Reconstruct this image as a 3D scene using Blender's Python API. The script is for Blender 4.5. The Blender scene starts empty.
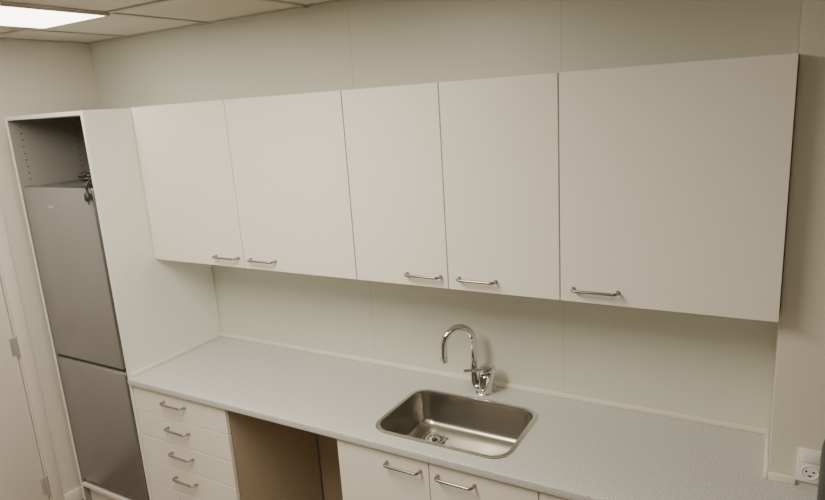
import bpy, bmesh, math, random
from mathutils import Vector, Matrix
random.seed(4)
PI = math.pi
SC = bpy.context.scene
COL = SC.collection

# ------------------------------------------------------------------ materials
def mat(name, col, rough=.5, metal=0., var=.03, scale=6., bump=0., bscale=200., stretch=None, spec=.5):
    m = bpy.data.materials.new(name); m.use_nodes = True
    nt = m.node_tree; b = nt.nodes['Principled BSDF']
    b.inputs['Roughness'].default_value = rough
    b.inputs['Metallic'].default_value = metal
    b.inputs['Specular IOR Level'].default_value = spec
    tc = nt.nodes.new('ShaderNodeTexCoord'); mp = nt.nodes.new('ShaderNodeMapping')
    nt.links.new(tc.outputs['Object'], mp.inputs['Vector'])
    if stretch: mp.inputs['Scale'].default_value = stretch
    n = nt.nodes.new('ShaderNodeTexNoise'); n.inputs['Scale'].default_value = scale; n.inputs['Detail'].default_value = 4
    nt.links.new(mp.outputs['Vector'], n.inputs['Vector'])
    r = nt.nodes.new('ShaderNodeValToRGB')
    r.color_ramp.elements[0].position = .3; r.color_ramp.elements[1].position = .7
    r.color_ramp.elements[0].color = [max(0, c*(1-var)) for c in col] + [1]
    r.color_ramp.elements[1].color = [min(1, c*(1+var)) for c in col] + [1]
    nt.links.new(n.outputs['Fac'], r.inputs['Fac'])
    nt.links.new(r.outputs['Color'], b.inputs['Base Color'])
    if bump:
        n2 = nt.nodes.new('ShaderNodeTexNoise'); n2.inputs['Scale'].default_value = bscale
        nt.links.new(mp.outputs['Vector'], n2.inputs['Vector'])
        bp = nt.nodes.new('ShaderNodeBump'); bp.inputs['Strength'].default_value = bump; bp.inputs['Distance'].default_value = .002
        nt.links.new(n2.outputs['Fac'], bp.inputs['Height']); nt.links.new(bp.outputs['Normal'], b.inputs['Normal'])
    return m

M = {}
M['white']   = mat('white laminate', (.89,.865,.79), .36, var=.006, scale=3)
M['edge']    = mat('gap-shade edges', (.22,.205,.185), .6, var=.02)  # white carcass fronts coloured dark, painting the shade in the door gaps
M['panelw']  = mat('white panel', (.87,.875,.815), .45, var=.006, scale=3)
M['inside']  = mat('shaded cabinet inside', (.30,.29,.265), .6, var=.02)  # grey puts the niche's shade into the inner faces of the white cabinet
M['bay_brown']    = mat('bay brown', (.50,.41,.30), .8, var=.10, scale=120)  # speckled brown for the drawer carcass and the bay's back
M['wall']    = mat('painted wall', (.71,.72,.63), .40, var=.008, scale=2, bump=.03, bscale=300)
M['wall_l']  = mat('left wall paint', (.75,.71,.635), .6, var=.01, scale=2, bump=.03, bscale=300)
M['wall_f']  = mat('darkened unseen wall', (.25,.235,.21), .6, var=.01, scale=2, bump=.03, bscale=300)  # unseen front and right walls, darkened to cut bounced light
M['pillar']  = mat('pillar paint', (.67,.64,.55), .6, var=.01, scale=2, bump=.03, bscale=300)
M['trim']    = mat('cream trim', (.87,.84,.73), .45, var=.02)
M['doorw']   = mat('door paint', (.84,.78,.71), .4, var=.01)
M['ceil']    = mat('ceiling tile', (.66,.62,.54), .9, var=.05, scale=150, bump=.2, bscale=220)
M['tbar']    = mat('ceiling grid', (.48,.45,.38), .5, var=.02)
M['floor']   = mat('floor linoleum', (.23,.175,.125), .5, var=.15, scale=30)
M['fridge']  = mat('silver fridge', (.35,.36,.365), .27, .85, var=.02, scale=3)
M['fridgeb'] = mat('fridge sides', (.16,.16,.16), .5, .2)
M['badge']   = mat('badge', (.60,.60,.60), .3, .7)  # also colours the painted highlight strip on the freezer door
M['hinge']   = mat('hinge steel', (.66,.64,.60), .35, .6)
M['black']   = mat('black plastic', (.02,.02,.022), .4, var=.1)
M['jug']     = mat('dark grey jug', (.06,.06,.06), .35, var=.1)
M['rubber']  = mat('black rubber', (.03,.03,.03), .65, var=.1)
M['red']     = mat('dark red plastic', (.07,.015,.015), .5, var=.1)
M['steel']   = mat('brushed steel', (.45,.43,.39), .25, 1., var=.08, scale=40, stretch=(1,14,14))
M['sinkst']  = mat('sink steel', (.46,.44,.405), .26, 1., var=.02, scale=60, stretch=(2,16,2))
M['drain']   = mat('drain steel', (.24,.23,.21), .4, 1., var=.05)
M['rim']     = mat('sink rim steel', (.70,.685,.65), .2, 1., var=.02, scale=60, stretch=(2,16,2))
M['handle']  = mat('handle steel', (.36,.335,.30), .28, 1., var=.04)
M['chrome']  = mat('chrome', (.68,.68,.68), .06, 1., var=.01)
M['plast']   = mat('white plastic', (.90,.885,.85), .35, var=.01)
M['hole']    = mat('dark hole', (.015,.013,.012), .8, var=.1)

def worktop_mat():
    m = bpy.data.materials.new('speckled grey laminate'); m.use_nodes = True
    nt = m.node_tree; b = nt.nodes['Principled BSDF']; b.inputs['Roughness'].default_value = .34
    tc = nt.nodes.new('ShaderNodeTexCoord')
    n = nt.nodes.new('ShaderNodeTexNoise'); n.inputs['Scale'].default_value = 240; n.inputs['Detail'].default_value = 3
    n2 = nt.nodes.new('ShaderNodeTexNoise'); n2.inputs['Scale'].default_value = 120; n2.inputs['Detail'].default_value = 2
    r = nt.nodes.new('ShaderNodeValToRGB')
    e = r.color_ramp.elements
    e[0].position = .33; e[0].color = (.365,.370,.369,1)
    e[1].position = .66; e[1].color = (.74,.748,.733,1)
    k = e.new(.47); k.color = (.60,.608,.596,1)
    r2 = nt.nodes.new('ShaderNodeValToRGB')
    r2.color_ramp.elements[0].position = .4; r2.color_ramp.elements[0].color = (.94,.94,.94,1)
    r2.color_ramp.elements[1].position = .6; r2.color_ramp.elements[1].color = (1,1,1,1)
    mx = nt.nodes.new('ShaderNodeMix'); mx.data_type = 'RGBA'; mx.blend_type = 'MULTIPLY'; mx.inputs['Factor'].default_value = 1
    for q in (n, n2): nt.links.new(tc.outputs['Object'], q.inputs['Vector'])
    nt.links.new(n.outputs['Fac'], r.inputs['Fac']); nt.links.new(n2.outputs['Fac'], r2.inputs['Fac'])
    nt.links.new(r.outputs['Color'], mx.inputs['A']); nt.links.new(r2.outputs['Color'], mx.inputs['B'])
    nt.links.new(mx.outputs['Result'], b.inputs['Base Color'])
    return m
M['worktop'] = worktop_mat()

def emit(name, col, s):
    m = bpy.data.materials.new(name); m.use_nodes = True
    b = m.node_tree.nodes['Principled BSDF']
    b.inputs['Base Color'].default_value = (.9,.9,.88,1)
    b.inputs['Emission Color'].default_value = (*col,1); b.inputs['Emission Strength'].default_value = s
    return m
M['diff'] = emit('lit diffuser', (1,.92,.79), 8)

# ------------------------------------------------------------------ mesh helpers
def box(bm, x0,x1,y0,y1,z0,z1, bev=0., seg=2, mi=0):
    g = bmesh.ops.create_cube(bm, size=1, matrix=Matrix.Translation(((x0+x1)/2,(y0+y1)/2,(z0+z1)/2)) @ Matrix.Diagonal((x1-x0,y1-y0,z1-z0,1)))
    vs = g['verts']
    fs = set(f for v in vs for f in v.link_faces)
    for f in fs: f.material_index = mi
    if bev:
        es = list(set(e for v in vs for e in v.link_edges))
        r = bmesh.ops.bevel(bm, geom=es, offset=bev, segments=seg, profile=.5, affect='EDGES')
        for f in r['faces']: f.material_index = mi

def fillet(pts, rad, n=6):
    pts = [Vector(p) for p in pts]; out = [pts[0]]
    for i in range(1, len(pts)-1):
        a, p, c = pts[i-1], pts[i], pts[i+1]
        u = (a-p).normalized(); v = (c-p).normalized()
        ang = u.angle(v); t = min(rad/math.tan(ang/2), (a-p).length*.49, (c-p).length*.49); r = t*math.tan(ang/2)
        cen = p + (u+v).normalized()*(r/math.sin(ang/2))
        s = ((p+u*t)-cen).normalized(); e = ((p+v*t)-cen).normalized()
        for k in range(n+1):
            q = s.slerp(e, k/n).normalized(); out.append(cen+q*r)
    out.append(pts[-1]); return out

def smooth_path(pts, n=6):
    P = [Vector(p) for p in pts]; P = [2*P[0]-P[1]] + P + [2*P[-1]-P[-2]]; out = []
    for i in range(1, len(P)-2):
        for k in range(n):
            t = k/n; a,b,c,d = P[i-1:i+3]
            out.append(.5*((2*b)+(c-a)*t+(2*a-5*b+4*c-d)*t*t+(3*b-a-3*c+d)*t**3))
    out.append(P[-2]); return out

def tube(bm, pts, rad, seg=14, mi=0):
    pts = [Vector(p) for p in pts]; n = len(pts)
    rads = rad if isinstance(rad, (list,tuple)) else [rad]*n
    T = [(pts[min(i+1,n-1)]-pts[max(i-1,0)]).normalized() for i in range(n)]
    u = T[0].orthogonal().normalized(); rings = []
    for i in range(n):
        u = (u - T[i]*u.dot(T[i])).normalized(); v = T[i].cross(u)
        rings.append([bm.verts.new(pts[i]+(u*math.cos(2*PI*k/seg)+v*math.sin(2*PI*k/seg))*rads[i]) for k in range(seg)])
    fs = []
    for a, b in zip(rings, rings[1:]):
        for k in range(seg): fs.append(bm.faces.new((a[k], a[(k+1)%seg], b[(k+1)%seg], b[k])))
    fs.append(bm.faces.new(rings[0][::-1])); fs.append(bm.faces.new(rings[-1]))
    for f in fs: f.material_index = mi

def lathe(bm, prof, seg=32, cx=0, cy=0, mi=0):
    rings = []
    for r, z in prof:
        rings.append([bm.verts.new((cx+r*math.cos(2*PI*k/seg), cy+r*math.sin(2*PI*k/seg), z)) for k in range(seg)] if r > 1e-6 else [bm.verts.new((cx,cy,z))])
    for a, b in zip(rings, rings[1:]):
        for k in range(seg):
            k2 = (k+1)%seg
            if len(a)==1 and len(b)==1: continue
            if len(a)==1: f = (a[0], b[k2], b[k])
            elif len(b)==1: f = (a[k], a[k2], b[0])
            else: f = (a[k], a[k2], b[k2], b[k])
            bm.faces.new(f).material_index = mi

def rrect(cx, cy, w, h, r, n=8):
    out = []
    for sx, sy, a0 in ((1,1,0),(-1,1,PI/2),(-1,-1,PI),(1,-1,1.5*PI)):
        for k in range(n+1):
            a = a0 + k/n*PI/2
            out.append((cx+sx*(w/2-r)+r*math.cos(a), cy+sy*(h/2-r)+r*math.sin(a)))
    return out

def loft(bm, loops, cap=False):
    rings = [[bm.verts.new(p) for p in L] for L in loops]; n = len(rings[0])
    for a, b in zip(rings, rings[1:]):
        for k in range(n): bm.faces.new((a[k], a[(k+1)%n], b[(k+1)%n], b[k]))
    if cap: bm.faces.new(rings[-1])
    return rings

def obj(name, bm, mats, parent=None, loc=None):
    bmesh.ops.recalc_face_normals(bm, faces=bm.faces)
    for f in bm.faces: f.smooth = True
    for e in bm.edges:
        if len(e.link_faces) == 2 and e.calc_face_angle(0) > .6: e.smooth = False
    me = bpy.data.meshes.new(name); bm.to_mesh(me); bm.free()
    for m in (mats if isinstance(mats, (list,tuple)) else [mats]): me.materials.append(M[m])
    o = bpy.data.objects.new(name, me); COL.objects.link(o)
    if parent: o.parent = parent
    if loc: o.location = loc
    return o

def tag(o, label, cat, group=None):
    o['label'] = label; o['category'] = cat
    if group: o['group'] = group
    return o
def thing(name, label, cat, loc=(0,0,0), group=None):
    o = bpy.data.objects.new(name, None); o.empty_display_size = .1; COL.objects.link(o); o.location = loc
    return tag(o, label, cat, group)
def struct(name, bm, mats, parent=None):
    o = obj(name, bm, mats, parent)
    o['kind'] = 'structure'
    return o
def B(*a, **k):
    bm = bmesh.new(); box(bm, *a, **k); return bm

# ------------------------------------------------------------------ room
CEIL = 2.526; XL = -.741; XR = 3.7; YF = -3.5; PX = 2.634; PY = -.284
struct('floor', B(XL-.1, XR+.1, YF-.1, .15, -.1, 0), 'floor')
bm = bmesh.new()
box(bm, XL-.1, XR+.1, .003, .15, 0, CEIL+.05)
seams = [XL-.1, .115, 1.015, 1.916, 2.816, XR+.1]
for a, b in zip(seams, seams[1:]): box(bm, a+.0002, b-.0002, 0, .004, 0, CEIL+.05, bev=.0007, seg=1)
struct('wall_back', bm, 'wall')
bm = bmesh.new()                                   # left wall with a doorway opening
DY0, DY1, DH = -1.60, -.70, 2.06
box(bm, XL-.12, XL, DY1+.0, 0, 0, CEIL+.05); box(bm, XL-.12, XL, YF, DY0, 0, CEIL+.05); box(bm, XL-.12, XL, DY0, DY1, DH, CEIL+.05)
struct('wall_left', bm, 'wall_l')
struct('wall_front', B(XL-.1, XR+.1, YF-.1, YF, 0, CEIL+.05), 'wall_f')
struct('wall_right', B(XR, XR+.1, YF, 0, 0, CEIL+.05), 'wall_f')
struct('wall_pillar', B(PX, XR, PY, -.0005, 0, CEIL+.04, bev=.004), 'pillar')
bm = bmesh.new()
box(bm, XL-.1, XR+.1, YF-.1, .15, CEIL, CEIL+.1)
gx = [.207+.6*k for k in range(-1, 6)]; gy = [-.547-.6*k for k in range(0, 5)]
for x in gx: box(bm, x-.012, x+.012, YF, 0, CEIL-.006, CEIL+.001, mi=1)
for y in gy: box(bm, XL, XR, y-.012, y+.012, CEIL-.0065, CEIL+.001, mi=1)
box(bm, XL, XR, -.022, 0, CEIL-.006, CEIL+.001, mi=1); box(bm, XL, XL+.022, YF, 0, CEIL-.006, CEIL+.001, mi=1)
struct('ceiling', bm, ['ceil','tbar'])

# door in the left wall
d = struct('door_1', B(XL-.045, XL-.004, DY0+.004, DY1-.004, .006, DH-.004, bev=.0015), 'doorw')
for z in (.19, 1.0, 1.82):
    bm = bmesh.new()
    tube(bm, [(XL+.007, DY1-.002, z-.05), (XL+.007, DY1-.002, z+.05)], .008)
    box(bm, XL-.0035, XL-.001, DY1-.026, DY1-.004, z-.046, z+.046)
    for s in (-1, 1): lathe(bm, [(0,z+s*.058),(.006,z+s*.056),(.008,z+s*.05)], 12, XL+.007, DY1-.002)
    h = obj('hinge', bm, 'hinge', d); h['label'] = 'steel door hinge'
bm = bmesh.new()
tube(bm, fillet([(XL-.004,DY0+.07,1.03),(XL+.05,DY0+.07,1.03),(XL+.05,DY0+.2,1.03)], .02), .009)
obj('door_handle', bm, 'steel', d)
struct('trim_1', B(XL+.0005, XL+.012, DY1+.007, DY1+.066, 0, DH+.06, bev=.003), 'doorw')
struct('trim_2', B(XL+.0005, XL+.012, DY0-.066, DY0-.006, 0, DH+.06, bev=.003), 'doorw')
struct('trim_3', B(XL+.0005, XL+.012, DY0-.006, DY1+.006, DH+.001, DH+.06, bev=.003), 'doorw')
struct('baseboard_left', B(XL+.0005, XL+.013, DY1+.068, -.001, 0, .08, bev=.003), 'doorw')

# strips sealing the worktop to the walls
TZ = .9005; P0 = -.010
struct('trim_4', B(P0+.0005, P0+.011, -.575, -.0125, TZ, TZ+.02, bev=.002), 'trim')
struct('trim_5', B(P0+.0005, PX-.001, -.012, -.0005, TZ, TZ+.02, bev=.002), 'trim')
struct('trim_6', B(PX-.012, PX-.0005, PY-.011, -.0125, TZ, TZ+.024, bev=.002), 'trim')
struct('trim_7', B(PX, 2.706, PY-.011, PY-.0005, TZ, TZ+.024, bev=.002), 'trim')

# ------------------------------------------------------------------ ceiling light
L = thing('ceiling_light', 'bright rectangular ceiling light with white frame above the refrigerator', 'ceiling light', (-.010,-1.15,CEIL-.0065))
w, h = .232, .61
bm = bmesh.new()
for a in ((-w,w,-h,-h+.012),(-w,w,h-.012,h),(-w,-w+.012,-h+.012,h-.012),(w-.012,w,-h+.012,h-.012)):
    box(bm, *a, -.010, -.0005, bev=.002, seg=1)
obj('frame', bm, 'tbar', L)
obj('diffuser', B(-w+.012, w-.012, -h+.012, h-.012, -.009, -.003), 'diff', L)

# ------------------------------------------------------------------ handles
def handle_bm(cx, z, y, half=.070):
    bm = bmesh.new()
    pts = fillet([(cx-half, y, z), (cx-half, y-.028, z), (cx+half, y-.028, z), (cx+half, y, z)], .017, 8)
    tube(bm, pts, .0050, 12)
    for s in (-1, 1):
        tube(bm, [(cx+s*half, y, z), (cx+s*half, y-.002, z), (cx+s*half, y-.005, z)], [.0075,.0075,.0054], 14)
    return bm
def add_handle(parent, cx, z, y):
    h = obj('handle', handle_bm(cx, z, y-.0002), 'handle', parent); h['label'] = 'brushed steel bow handle'
    return h

# ------------------------------------------------------------------ tall refrigerator cabinet
TOPZ = 2.148
t = thing('tall_cabinet', 'tall open white cabinet housing the refrigerator', 'cabinet', (-.31+P0,-.29,0))
def TB(x0,x1,y0,y1,z0,z1,**k): return B(x0+.31, x1+.31, y0+.29, y1+.29, z0, z1, **k)
def side(x0, x1, inner):
    bm = TB(x0, x1, -.585, -.002, 0, TOPZ, bev=.0012, seg=1)
    bm.normal_update()
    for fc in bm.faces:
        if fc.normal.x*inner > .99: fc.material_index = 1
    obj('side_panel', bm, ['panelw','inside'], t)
side(-.019, -.0005, -1)
side(-.62, -.602, 1)
obj('top_panel', TB(-.6015, -.0195, -.584, -.002, TOPZ-.019, TOPZ-.0005, bev=.001, seg=1), 'panelw', t)
obj('bottom_panel', TB(-.6015, -.0195, -.584, -.002, .15, .169, bev=.001, seg=1), 'panelw', t)
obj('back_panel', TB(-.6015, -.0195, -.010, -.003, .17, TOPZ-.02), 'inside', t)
obj('plinth', TB(-.6015, -.0195, -.55, -.534, 0, .1495), 'panelw', t)
for y in (-.53, -.25):
    for k in range(9):
        z = 1.84+k*.032
        bm = bmesh.new()
        ring = [(-.292+.0003, y+.29+.0035*math.cos(a*PI/5), z+.0035*math.sin(a*PI/5)) for a in range(10)]
        bm.faces.new([bm.verts.new(p) for p in ring])
        obj('shelf_pin_hole', bm, 'hole', t)

# ------------------------------------------------------------------ refrigerator
f = thing('refrigerator', 'silver two-door refrigerator with freezer below inside the tall cabinet', 'refrigerator', (-.31+P0,-.3,.1695))
fw = .277
obj('body', B(-fw, fw, -.222, .26, .022, 1.637, bev=.006), 'fridgeb', f)
for x in (-.24, .24):
    for y in (-.19, .22):
        bm = bmesh.new(); lathe(bm, [(0,0),(.018,0),(.018,.008),(.009,.01),(.009,.0225),(0,.0225)], 16, x, y); obj('foot', bm, 'rubber', f)
for z0, z1 in ((.05,.735),(.77,1.63)):
    obj('gasket', B(-fw+.01, fw-.01, -.229, -.2222, z0, z1), 'rubber', f)
up = obj('door', B(-fw, fw, -.286, -.2292, .763, 1.642, bev=.009, seg=3), 'fridge', f)
up['label'] = 'silver upper refrigerator door'
lo = obj('door', B(-fw, fw, -.286, -.2292, .028, .745, bev=.009, seg=3), 'fridge', f)
lo['label'] = 'silver lower freezer door'
g = obj('split_strip', B(-fw+.006, fw-.006, -.280, -.232, .7545, .7628), 'black', up); g['label'] = 'black strip for the dark grip recess under the upper door'  # black strip paints the dark recess between the doors
g = obj('split_strip', B(-fw+.006, fw-.006, -.281, -.232, .7452, .7485), 'badge', lo); g['label'] = 'pale strip painted as a highlight along the lower door top'  # pale strip imitates the bevel highlight on the door's top edge
bd = obj('badge', B(-.080, -.040, -.2885, -.2862, 1.540, 1.553, bev=.0008, seg=1), 'badge', up); bd['label'] = 'small pale badge'
bm = bmesh.new(); box(bm, fw-.07, fw-.01, -.28, -.19, 1.6425, 1.652, bev=.003); obj('hinge_cover', bm, 'black', f)

# black cord on top of the refrigerator
c = thing('power_cord', 'black cord with plug bundled on top of the refrigerator, hanging over its edge', 'cord', (-.10+P0,-.5,1.8285))
pts = [(-.10,.16,-.015),(-.06,.08,-.012),(.0,.04,.0),(.035,.0,.01),(.01,-.055,.014),(-.055,-.05,.012),(-.07,.0,.012),(0,.02,.018),(.035,-.02,.026),(.012,-.07,.02),(-.05,-.065,.024),(-.08,-.02,.026),(-.03,.02,.034),(.03,.0,.036),(.02,-.06,.034),(-.04,-.06,.036),(-.05,-.01,.042),(.02,.01,.044),(.05,-.03,.034),(.056,-.075,.016),(.057,-.100,-.004),(.058,-.1005,-.022),(.060,-.1005,-.036)]
bm = bmesh.new(); tube(bm, smooth_path(pts, 7), .0060, 10); obj('cable', bm, 'black', c)
bm = bmesh.new(); tube(bm, [(.060,-.104,-.036),(.060,-.104,-.042),(.061,-.1045,-.060),(.062,-.1045,-.074)], [.009,.014,.016,.014], 14)
for s in (-1,1): tube(bm, [(.062+s*.006,-.1045,-.074),(.0625+s*.006,-.1045,-.090)], .0022, 8)
obj('plug', bm, 'black', c)
bm = bmesh.new(); tube(bm, [(.004,-.072,.030),(.008,-.074,.040),(.012,-.062,.045)], .006, 10)
cl = obj('cable_tie', bm, 'red', c); cl['label'] = 'dark red tie'

# ------------------------------------------------------------------ wall cabinets
UZ0, UZ1 = 1.430, 2.150
def wall_cabinet(x0, x1, hside, label):
    w = x1-x0
    r = thing('wall_cabinet', label, 'cabinet', ((x0+x1)/2, -.16, UZ0), 'white wall cabinets above the worktop')
    a, b = -w/2+.0006, w/2-.0006; H = UZ1-UZ0; yb, yf = .1585, -.164
    bm = bmesh.new(); th = .016
    box(bm, a, a+th, yf, yb, 0, H); box(bm, b-th, b, yf, yb, 0, H)
    box(bm, a+th, b-th, yf, yb, 0, th); box(bm, a+th, b-th, yf, yb, H-th, H)
    box(bm, a+th, b-th, yb-.006, yb, th, H-th); box(bm, a+th, b-th, yf+.02, yb-.006, H/2, H/2+th)
    bm.normal_update()
    for fc in bm.faces:
        if fc.normal.y < -.9 and abs(fc.calc_center_median().y-yf) < 1e-4: fc.material_index = 1
    obj('body', bm, ['white','edge'], r)
    dr = obj('door', B(-w/2+.0021, w/2-.0021, yf-.0195, yf-.001, -.004, H+.001, bev=.0008, seg=1), 'white', r)
    cx = (w/2-.10) if hside > 0 else (-w/2+.115)
    add_handle(dr, cx, .040, yf-.0195)
    return r
wall_cabinet(P0+.0005,.590, 1, 'white wall cabinet beside the tall refrigerator cabinet, handle at its right')
wall_cabinet(.590,1.193,-1, 'wide white wall cabinet second from the refrigerator, handle at its left')
wall_cabinet(1.193,1.597, 1, 'narrow white wall cabinet with handle at lower right, left of the faucet')
wall_cabinet(1.597,2.008,-1, 'narrow white wall cabinet above the faucet, handle at lower left')
wall_cabinet(2.008,2.633,-1, 'wide white wall cabinet against the pillar, rightmost of the row')

# ------------------------------------------------------------------ worktop
SX, SY, SW, SH = 1.598, -.339, .556, .390
bm = bmesh.new()
outer = [(P0+.0005,-.0005),(P0+.0005,-.60),(3.1,-.60),(3.1,PY-.0006),(PX-.0006,PY-.0006),(PX-.0006,-.0005)]
hole = rrect(SX, SY, SW-.022, SH-.022, .066, 8)
es = []
for loop in (outer, hole):
    vs = [bm.verts.new((x,y,.9)) for x,y in loop]
    for i in range(len(vs)): es.append(bm.edges.new((vs[i], vs[(i+1)%len(vs)])))
bmesh.ops.triangle_fill(bm, use_beauty=True, use_dissolve=False, edges=es)
ge = bmesh.ops.extrude_face_region(bm, geom=bm.faces[:])
for v in [q for q in ge['geom'] if isinstance(q, bmesh.types.BMVert)]: v.co.z -= .03
fe = [e for e in bm.edges if abs(e.verts[0].co.y+.60)<1e-5 and abs(e.verts[1].co.y+.60)<1e-5 and abs(e.verts[0].co.z-e.verts[1].co.z)<1e-5]
bmesh.ops.bevel(bm, geom=fe, offset=.006, segments=3, profile=.5, affect='EDGES')
wt = obj('worktop', bm, 'worktop'); tag(wt, 'long speckled light grey worktop along the wall under the cabinets', 'worktop')

# ------------------------------------------------------------------ sink
s = thing('sink', 'rectangular stainless steel sink set into the grey worktop', 'sink', (SX,SY,.9006))
def rl(w, h, r, z, cx=0, cy=0): return [(x,y,z) for x,y in rrect(cx,cy,w,h,r,8)]
DX, DY, DZ = -.138, .068, -.150
loops = [rl(SW,SH,.075,0), rl(SW-.002,SH-.002,.074,.003), rl(SW-.008,SH-.008,.071,.0045), rl(SW-.028,SH-.028,.065,.0040),
         rl(SW-.034,SH-.034,.063,.0020), rl(SW-.040,SH-.040,.060,-.006), rl(SW-.050,SH-.050,.057,-.06), rl(SW-.064,SH-.064,.055,-.115),
         rl(SW-.074,SH-.074,.055,-.128), rl(SW-.094,SH-.094,.054,-.138), rl(SW-.125,SH-.125,.052,-.143)]
last = rl(SW-.125,SH-.125,.052,-.143)
for q in (.35,.7,1):
    circ = []
    for (x,y,z) in last:
        a = math.atan2(y-DY*.2, x-DX*.2)
        circ.append((x*(1-q)+(DX+.056*math.cos(a))*q, y*(1-q)+(DY+.056*math.sin(a))*q, -.143-.005*q))
    loops.append(circ)
circ = loops[-1]
loops.append([(DX+(x-DX)*.9, DY+(y-DY)*.9, -.154) for x,y,z in circ])
bm = bmesh.new(); loft(bm, loops[:5]); obj('rim', bm, 'rim', s)
bm = bmesh.new(); loft(bm, loops[4:], cap=True); obj('bowl', bm, 'sinkst', s)
dn = bmesh.new(); lathe(dn, [(.046,-.1505),(.045,-.1475),(.041,-.1470),(.037,-.1490),(.022,-.1500),(.0,-.1500)], 36, DX, DY)
dr = obj('drain', dn, 'drain', s)
for k in range(12):
    a = 2*PI*k/12; bm = bmesh.new()
    lathe(bm, [(.0045,-.1489),(0,-.1488)], 10, DX+.029*math.cos(a), DY+.029*math.sin(a))
    obj('drain_hole', bm, 'hole', dr)
bm = bmesh.new(); lathe(bm, [(.012,-.1487),(.012,-.145),(.010,-.143),(0,-.142)], 16, DX, DY); obj('strainer_knob', bm, 'black', dr)

# ------------------------------------------------------------------ faucet
FX, FY = 1.612, -.084
f = thing('faucet', 'chrome gooseneck mixer faucet behind the sink', 'faucet', (FX,FY,.9006))
bm = bmesh.new(); lathe(bm, [(0,0),(.038,0),(.038,.004),(.035,.008),(0,.008)], 32, -.008); obj('base_ring', bm, 'chrome', f)
bm = bmesh.new()                                    # stout body leaning to the right
lathe(bm, [(0,.0081),(.032,.0081),(.033,.05),(.034,.084),(.0325,.086),(.0325,.089),(.0345,.091),(.0345,.108),(.030,.120),(.017,.127),(0,.128)], 36)
for v in bm.verts: v.co.x += -.006+(v.co.z-.008)*.16
obj('body', bm, 'chrome', f)
dirv = Vector((-.60,-.80,0)).normalized()
sd = Vector((-.044,-.014,0))
R = .066
p0 = Vector((-.014,-.005,.022)); p2 = sd+Vector((0,0,.232))
pts = fillet([p0, sd+Vector((0,0,.030)), p2], .018, 8)[:-1]
for k in range(0, 25):
    a = PI*k/24
    pts.append(p2 + dirv*(R-R*math.cos(a)) + Vector((0,0,R*math.sin(a))))
pts.append(p2+dirv*(2*R+.002)+Vector((0,0,-.052)))
bm = bmesh.new(); tube(bm, pts, [.020]*3+[.018,.0165,.0155]+[.0140]*(len(pts)-6), 20); obj('spout', bm, 'chrome', f)
e = pts[-1]
bm = bmesh.new(); tube(bm, [e+Vector((0,0,.004)), e+Vector((0,0,.003)), e-Vector((0,0,.014)), e-Vector((0,0,.016))], [.0143,.0155,.0155,.0135], 20); obj('aerator', bm, 'chrome', f)
bm = bmesh.new()                                    # slim lever from the cap passing in front of the spout
lv = [(.006,-.020,.112),(-.008,-.042,.118),(-.030,-.066,.122),(-.050,-.086,.125),(-.054,-.090,.1255)]
tube(bm, lv, [.010,.008,.0068,.0065,.005], 14)
obj('lever', bm, 'chrome', f)

# ------------------------------------------------------------------ base units
BT = .8690; YB, YFR = -.02, -.562; ZP = .15
def carcass(bm, w, inner=True):
    a, b = -w/2+.0008, w/2-.0008; th = .016
    box(bm, a, a+th, YFR, YB, .001, BT); box(bm, b-th, b, YFR, YB, .001, BT)
    box(bm, a+th, b-th, YFR, YB, ZP, ZP+th); box(bm, a+th, b-th, YB-.006, YB, ZP+th, BT-.2)
    box(bm, a+th, b-th, YFR, YFR+.022, BT-th, BT)
    bm.normal_update()
    for fc in bm.faces:
        if fc.normal.y < -.9 and abs(fc.calc_center_median().y-YFR) < 1e-4: fc.material_index = 1
YD0, YD1 = -.5825, -.564
u = thing('drawer_unit', 'white base unit with stacked drawers next to the tall refrigerator cabinet', 'drawer unit', (.302,0,0))
bm = bmesh.new(); carcass(bm, .616); obj('body', bm, ['bay_brown','edge'], u)
obj('plinth', B(-.29, .29, -.52, -.504, 0, ZP-.0005), 'white', u)
zt = .8640
for hgt in (.13,.13,.13,.13,.19):
    d = obj('drawer', B(-.3065, .3065, YD0, YD1, zt-hgt+.004, zt, bev=.0010, seg=1), 'white', u)
    add_handle(d, -.02, zt-.045, YD0)
    zt -= hgt
def base_cab(x0, x1, label, hs):
    w = x1-x0
    u = thing('base_cabinet', label, 'cabinet', ((x0+x1)/2,0,0))
    bm = bmesh.new(); carcass(bm, w); obj('body', bm, ['white','edge'], u)
    obj('plinth', B(-w/2+.018, w/2-.018, -.52, -.504, 0, ZP-.0005), 'white', u)
    for k, hx in enumerate(hs):
        a = -w/2+k*w/len(hs); b = a+w/len(hs)
        d = obj('door', B(a+.0020, b-.0020, YD0, YD1, ZP+.004, .8640, bev=.0010, seg=1), 'white', u)
        add_handle(d, (b-.105) if hx > 0 else (a+.105), .8640-.045, YD0)
base_cab(1.205, 2.005, 'white two-door base cabinet under the sink', (1,-1))
base_cab(2.005, 2.630, 'white base cabinet at the right end of the worktop, beside the sink cabinet', (1,))
bb = obj('back_board', B(.613, 1.203, -.012, -.001, .001, .868, bev=.001, seg=1), 'bay_brown')
tag(bb, 'brown board at the back of the open bay under the worktop', 'board')

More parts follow.
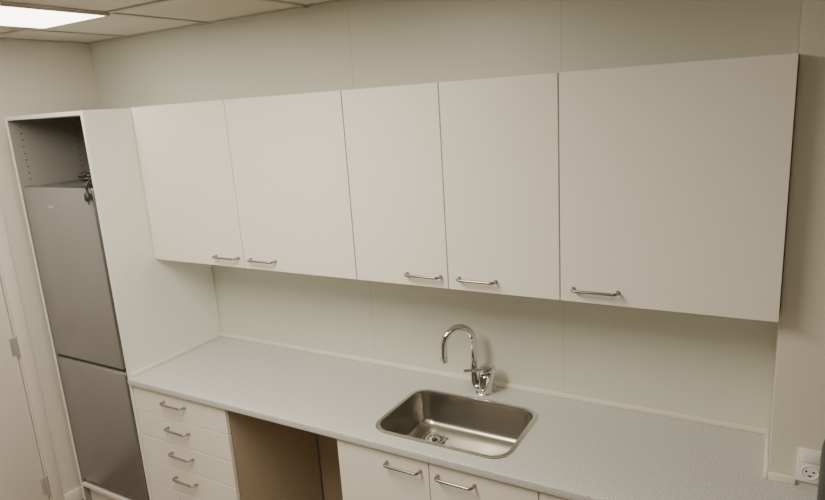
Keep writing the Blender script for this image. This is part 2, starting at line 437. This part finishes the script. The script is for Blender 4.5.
# ------------------------------------------------------------------ socket on the pillar
k = thing('wall_socket', 'white wall socket with switch on the pillar above the worktop', 'socket', (2.740,PY-.0005,.972))
obj('plate', B(-.034,.034,-.012,0,-.053,.053,bev=.004), 'plast', k)
obj('switch', B(-.022,.022,-.0165,-.0121,.016,.043,bev=.0015), 'plast', k)
bm = bmesh.new(); lathe(bm, [(.0225,.0121),(.0225,.0150),(.0205,.0150),(.0195,.0130),(0,.0130)], 32)
XF = Matrix.Translation((0,0,-.018)) @ Matrix.Rotation(PI/2,4,'X')
bmesh.ops.transform(bm, matrix=XF, verts=bm.verts)
sf = obj('socket_face', bm, 'plast', k)
for x in (-.0095,.0095):
    bm = bmesh.new(); lathe(bm, [(.0032,.0135),(0,.0136)], 12, x, .002)
    bmesh.ops.transform(bm, matrix=XF, verts=bm.verts); obj('pin_hole', bm, 'hole', sf)
bm = bmesh.new()
ring = [(.006*math.cos(a), -.009-.005*math.sin(a)) for a in [PI*q/8 for q in range(9)]]
bm.faces.new([bm.verts.new((x,y,.0135)) for x,y in ring])
bmesh.ops.transform(bm, matrix=XF, verts=bm.verts); obj('earth_hole', bm, 'hole', sf)

# ------------------------------------------------------------------ dark jug at the right edge
j = thing('vacuum_jug', 'dark grey vacuum jug on the worktop in front of the pillar socket', 'jug', (2.815,-.415,.9005))
bm = bmesh.new(); lathe(bm, [(0,0),(.058,0),(.061,.004),(.062,.02),(.062,.20),(.058,.222),(.048,.240),(0,.240)], 40); obj('body', bm, 'jug', j)
bm = bmesh.new(); lathe(bm, [(0,.2402),(.046,.2402),(.048,.247),(.046,.262),(.036,.270),(0,.272)], 36); obj('lid', bm, 'rubber', j)
bm = bmesh.new(); tube(bm, fillet([(.060,0,.195),(.105,0,.200),(.105,0,.06),(.061,0,.055)], .025, 6), .009, 12); obj('handle', bm, 'black', j)

# ------------------------------------------------------------------ lights
def area(name, loc, sx, sy, e, col, rot=(0,0,0)):
    l = bpy.data.lights.new(name, 'AREA'); l.shape = 'RECTANGLE'; l.size = sx; l.size_y = sy; l.energy = e; l.color = col
    o = bpy.data.objects.new(name, l); COL.objects.link(o); o.location = loc; o.rotation_euler = rot
area('ceiling_lamp', (1.10,-1.65,CEIL-.02), .45, 1.2, 50, (1,.90,.725))
area('ceiling_lamp', (2.45,-2.0,CEIL-.02), .45, 1.2, 8, (1,.90,.725))
W = bpy.data.worlds.new('world'); SC.world = W; W.use_nodes = True
W.node_tree.nodes['Background'].inputs[0].default_value = (1,.92,.8,1); W.node_tree.nodes['Background'].inputs[1].default_value = .03

# ------------------------------------------------------------------ camera
cam = bpy.data.cameras.new('camera'); co = bpy.data.objects.new('camera', cam); COL.objects.link(co)
cam.sensor_width = 36; cam.lens = 36*624/825; cam.clip_start = .02
r = Vector((.8667,.4951,-.0629)); up_ = Vector((-.0603,.2291,.9716)); bk = r.cross(up_).normalized(); up_ = bk.cross(r).normalized(); r.normalize()
co.matrix_world = Matrix(((r.x,up_.x,bk.x,2.596),(r.y,up_.y,bk.y,-2.273),(r.z,up_.z,bk.z,2.088),(0,0,0,1)))
SC.camera = co
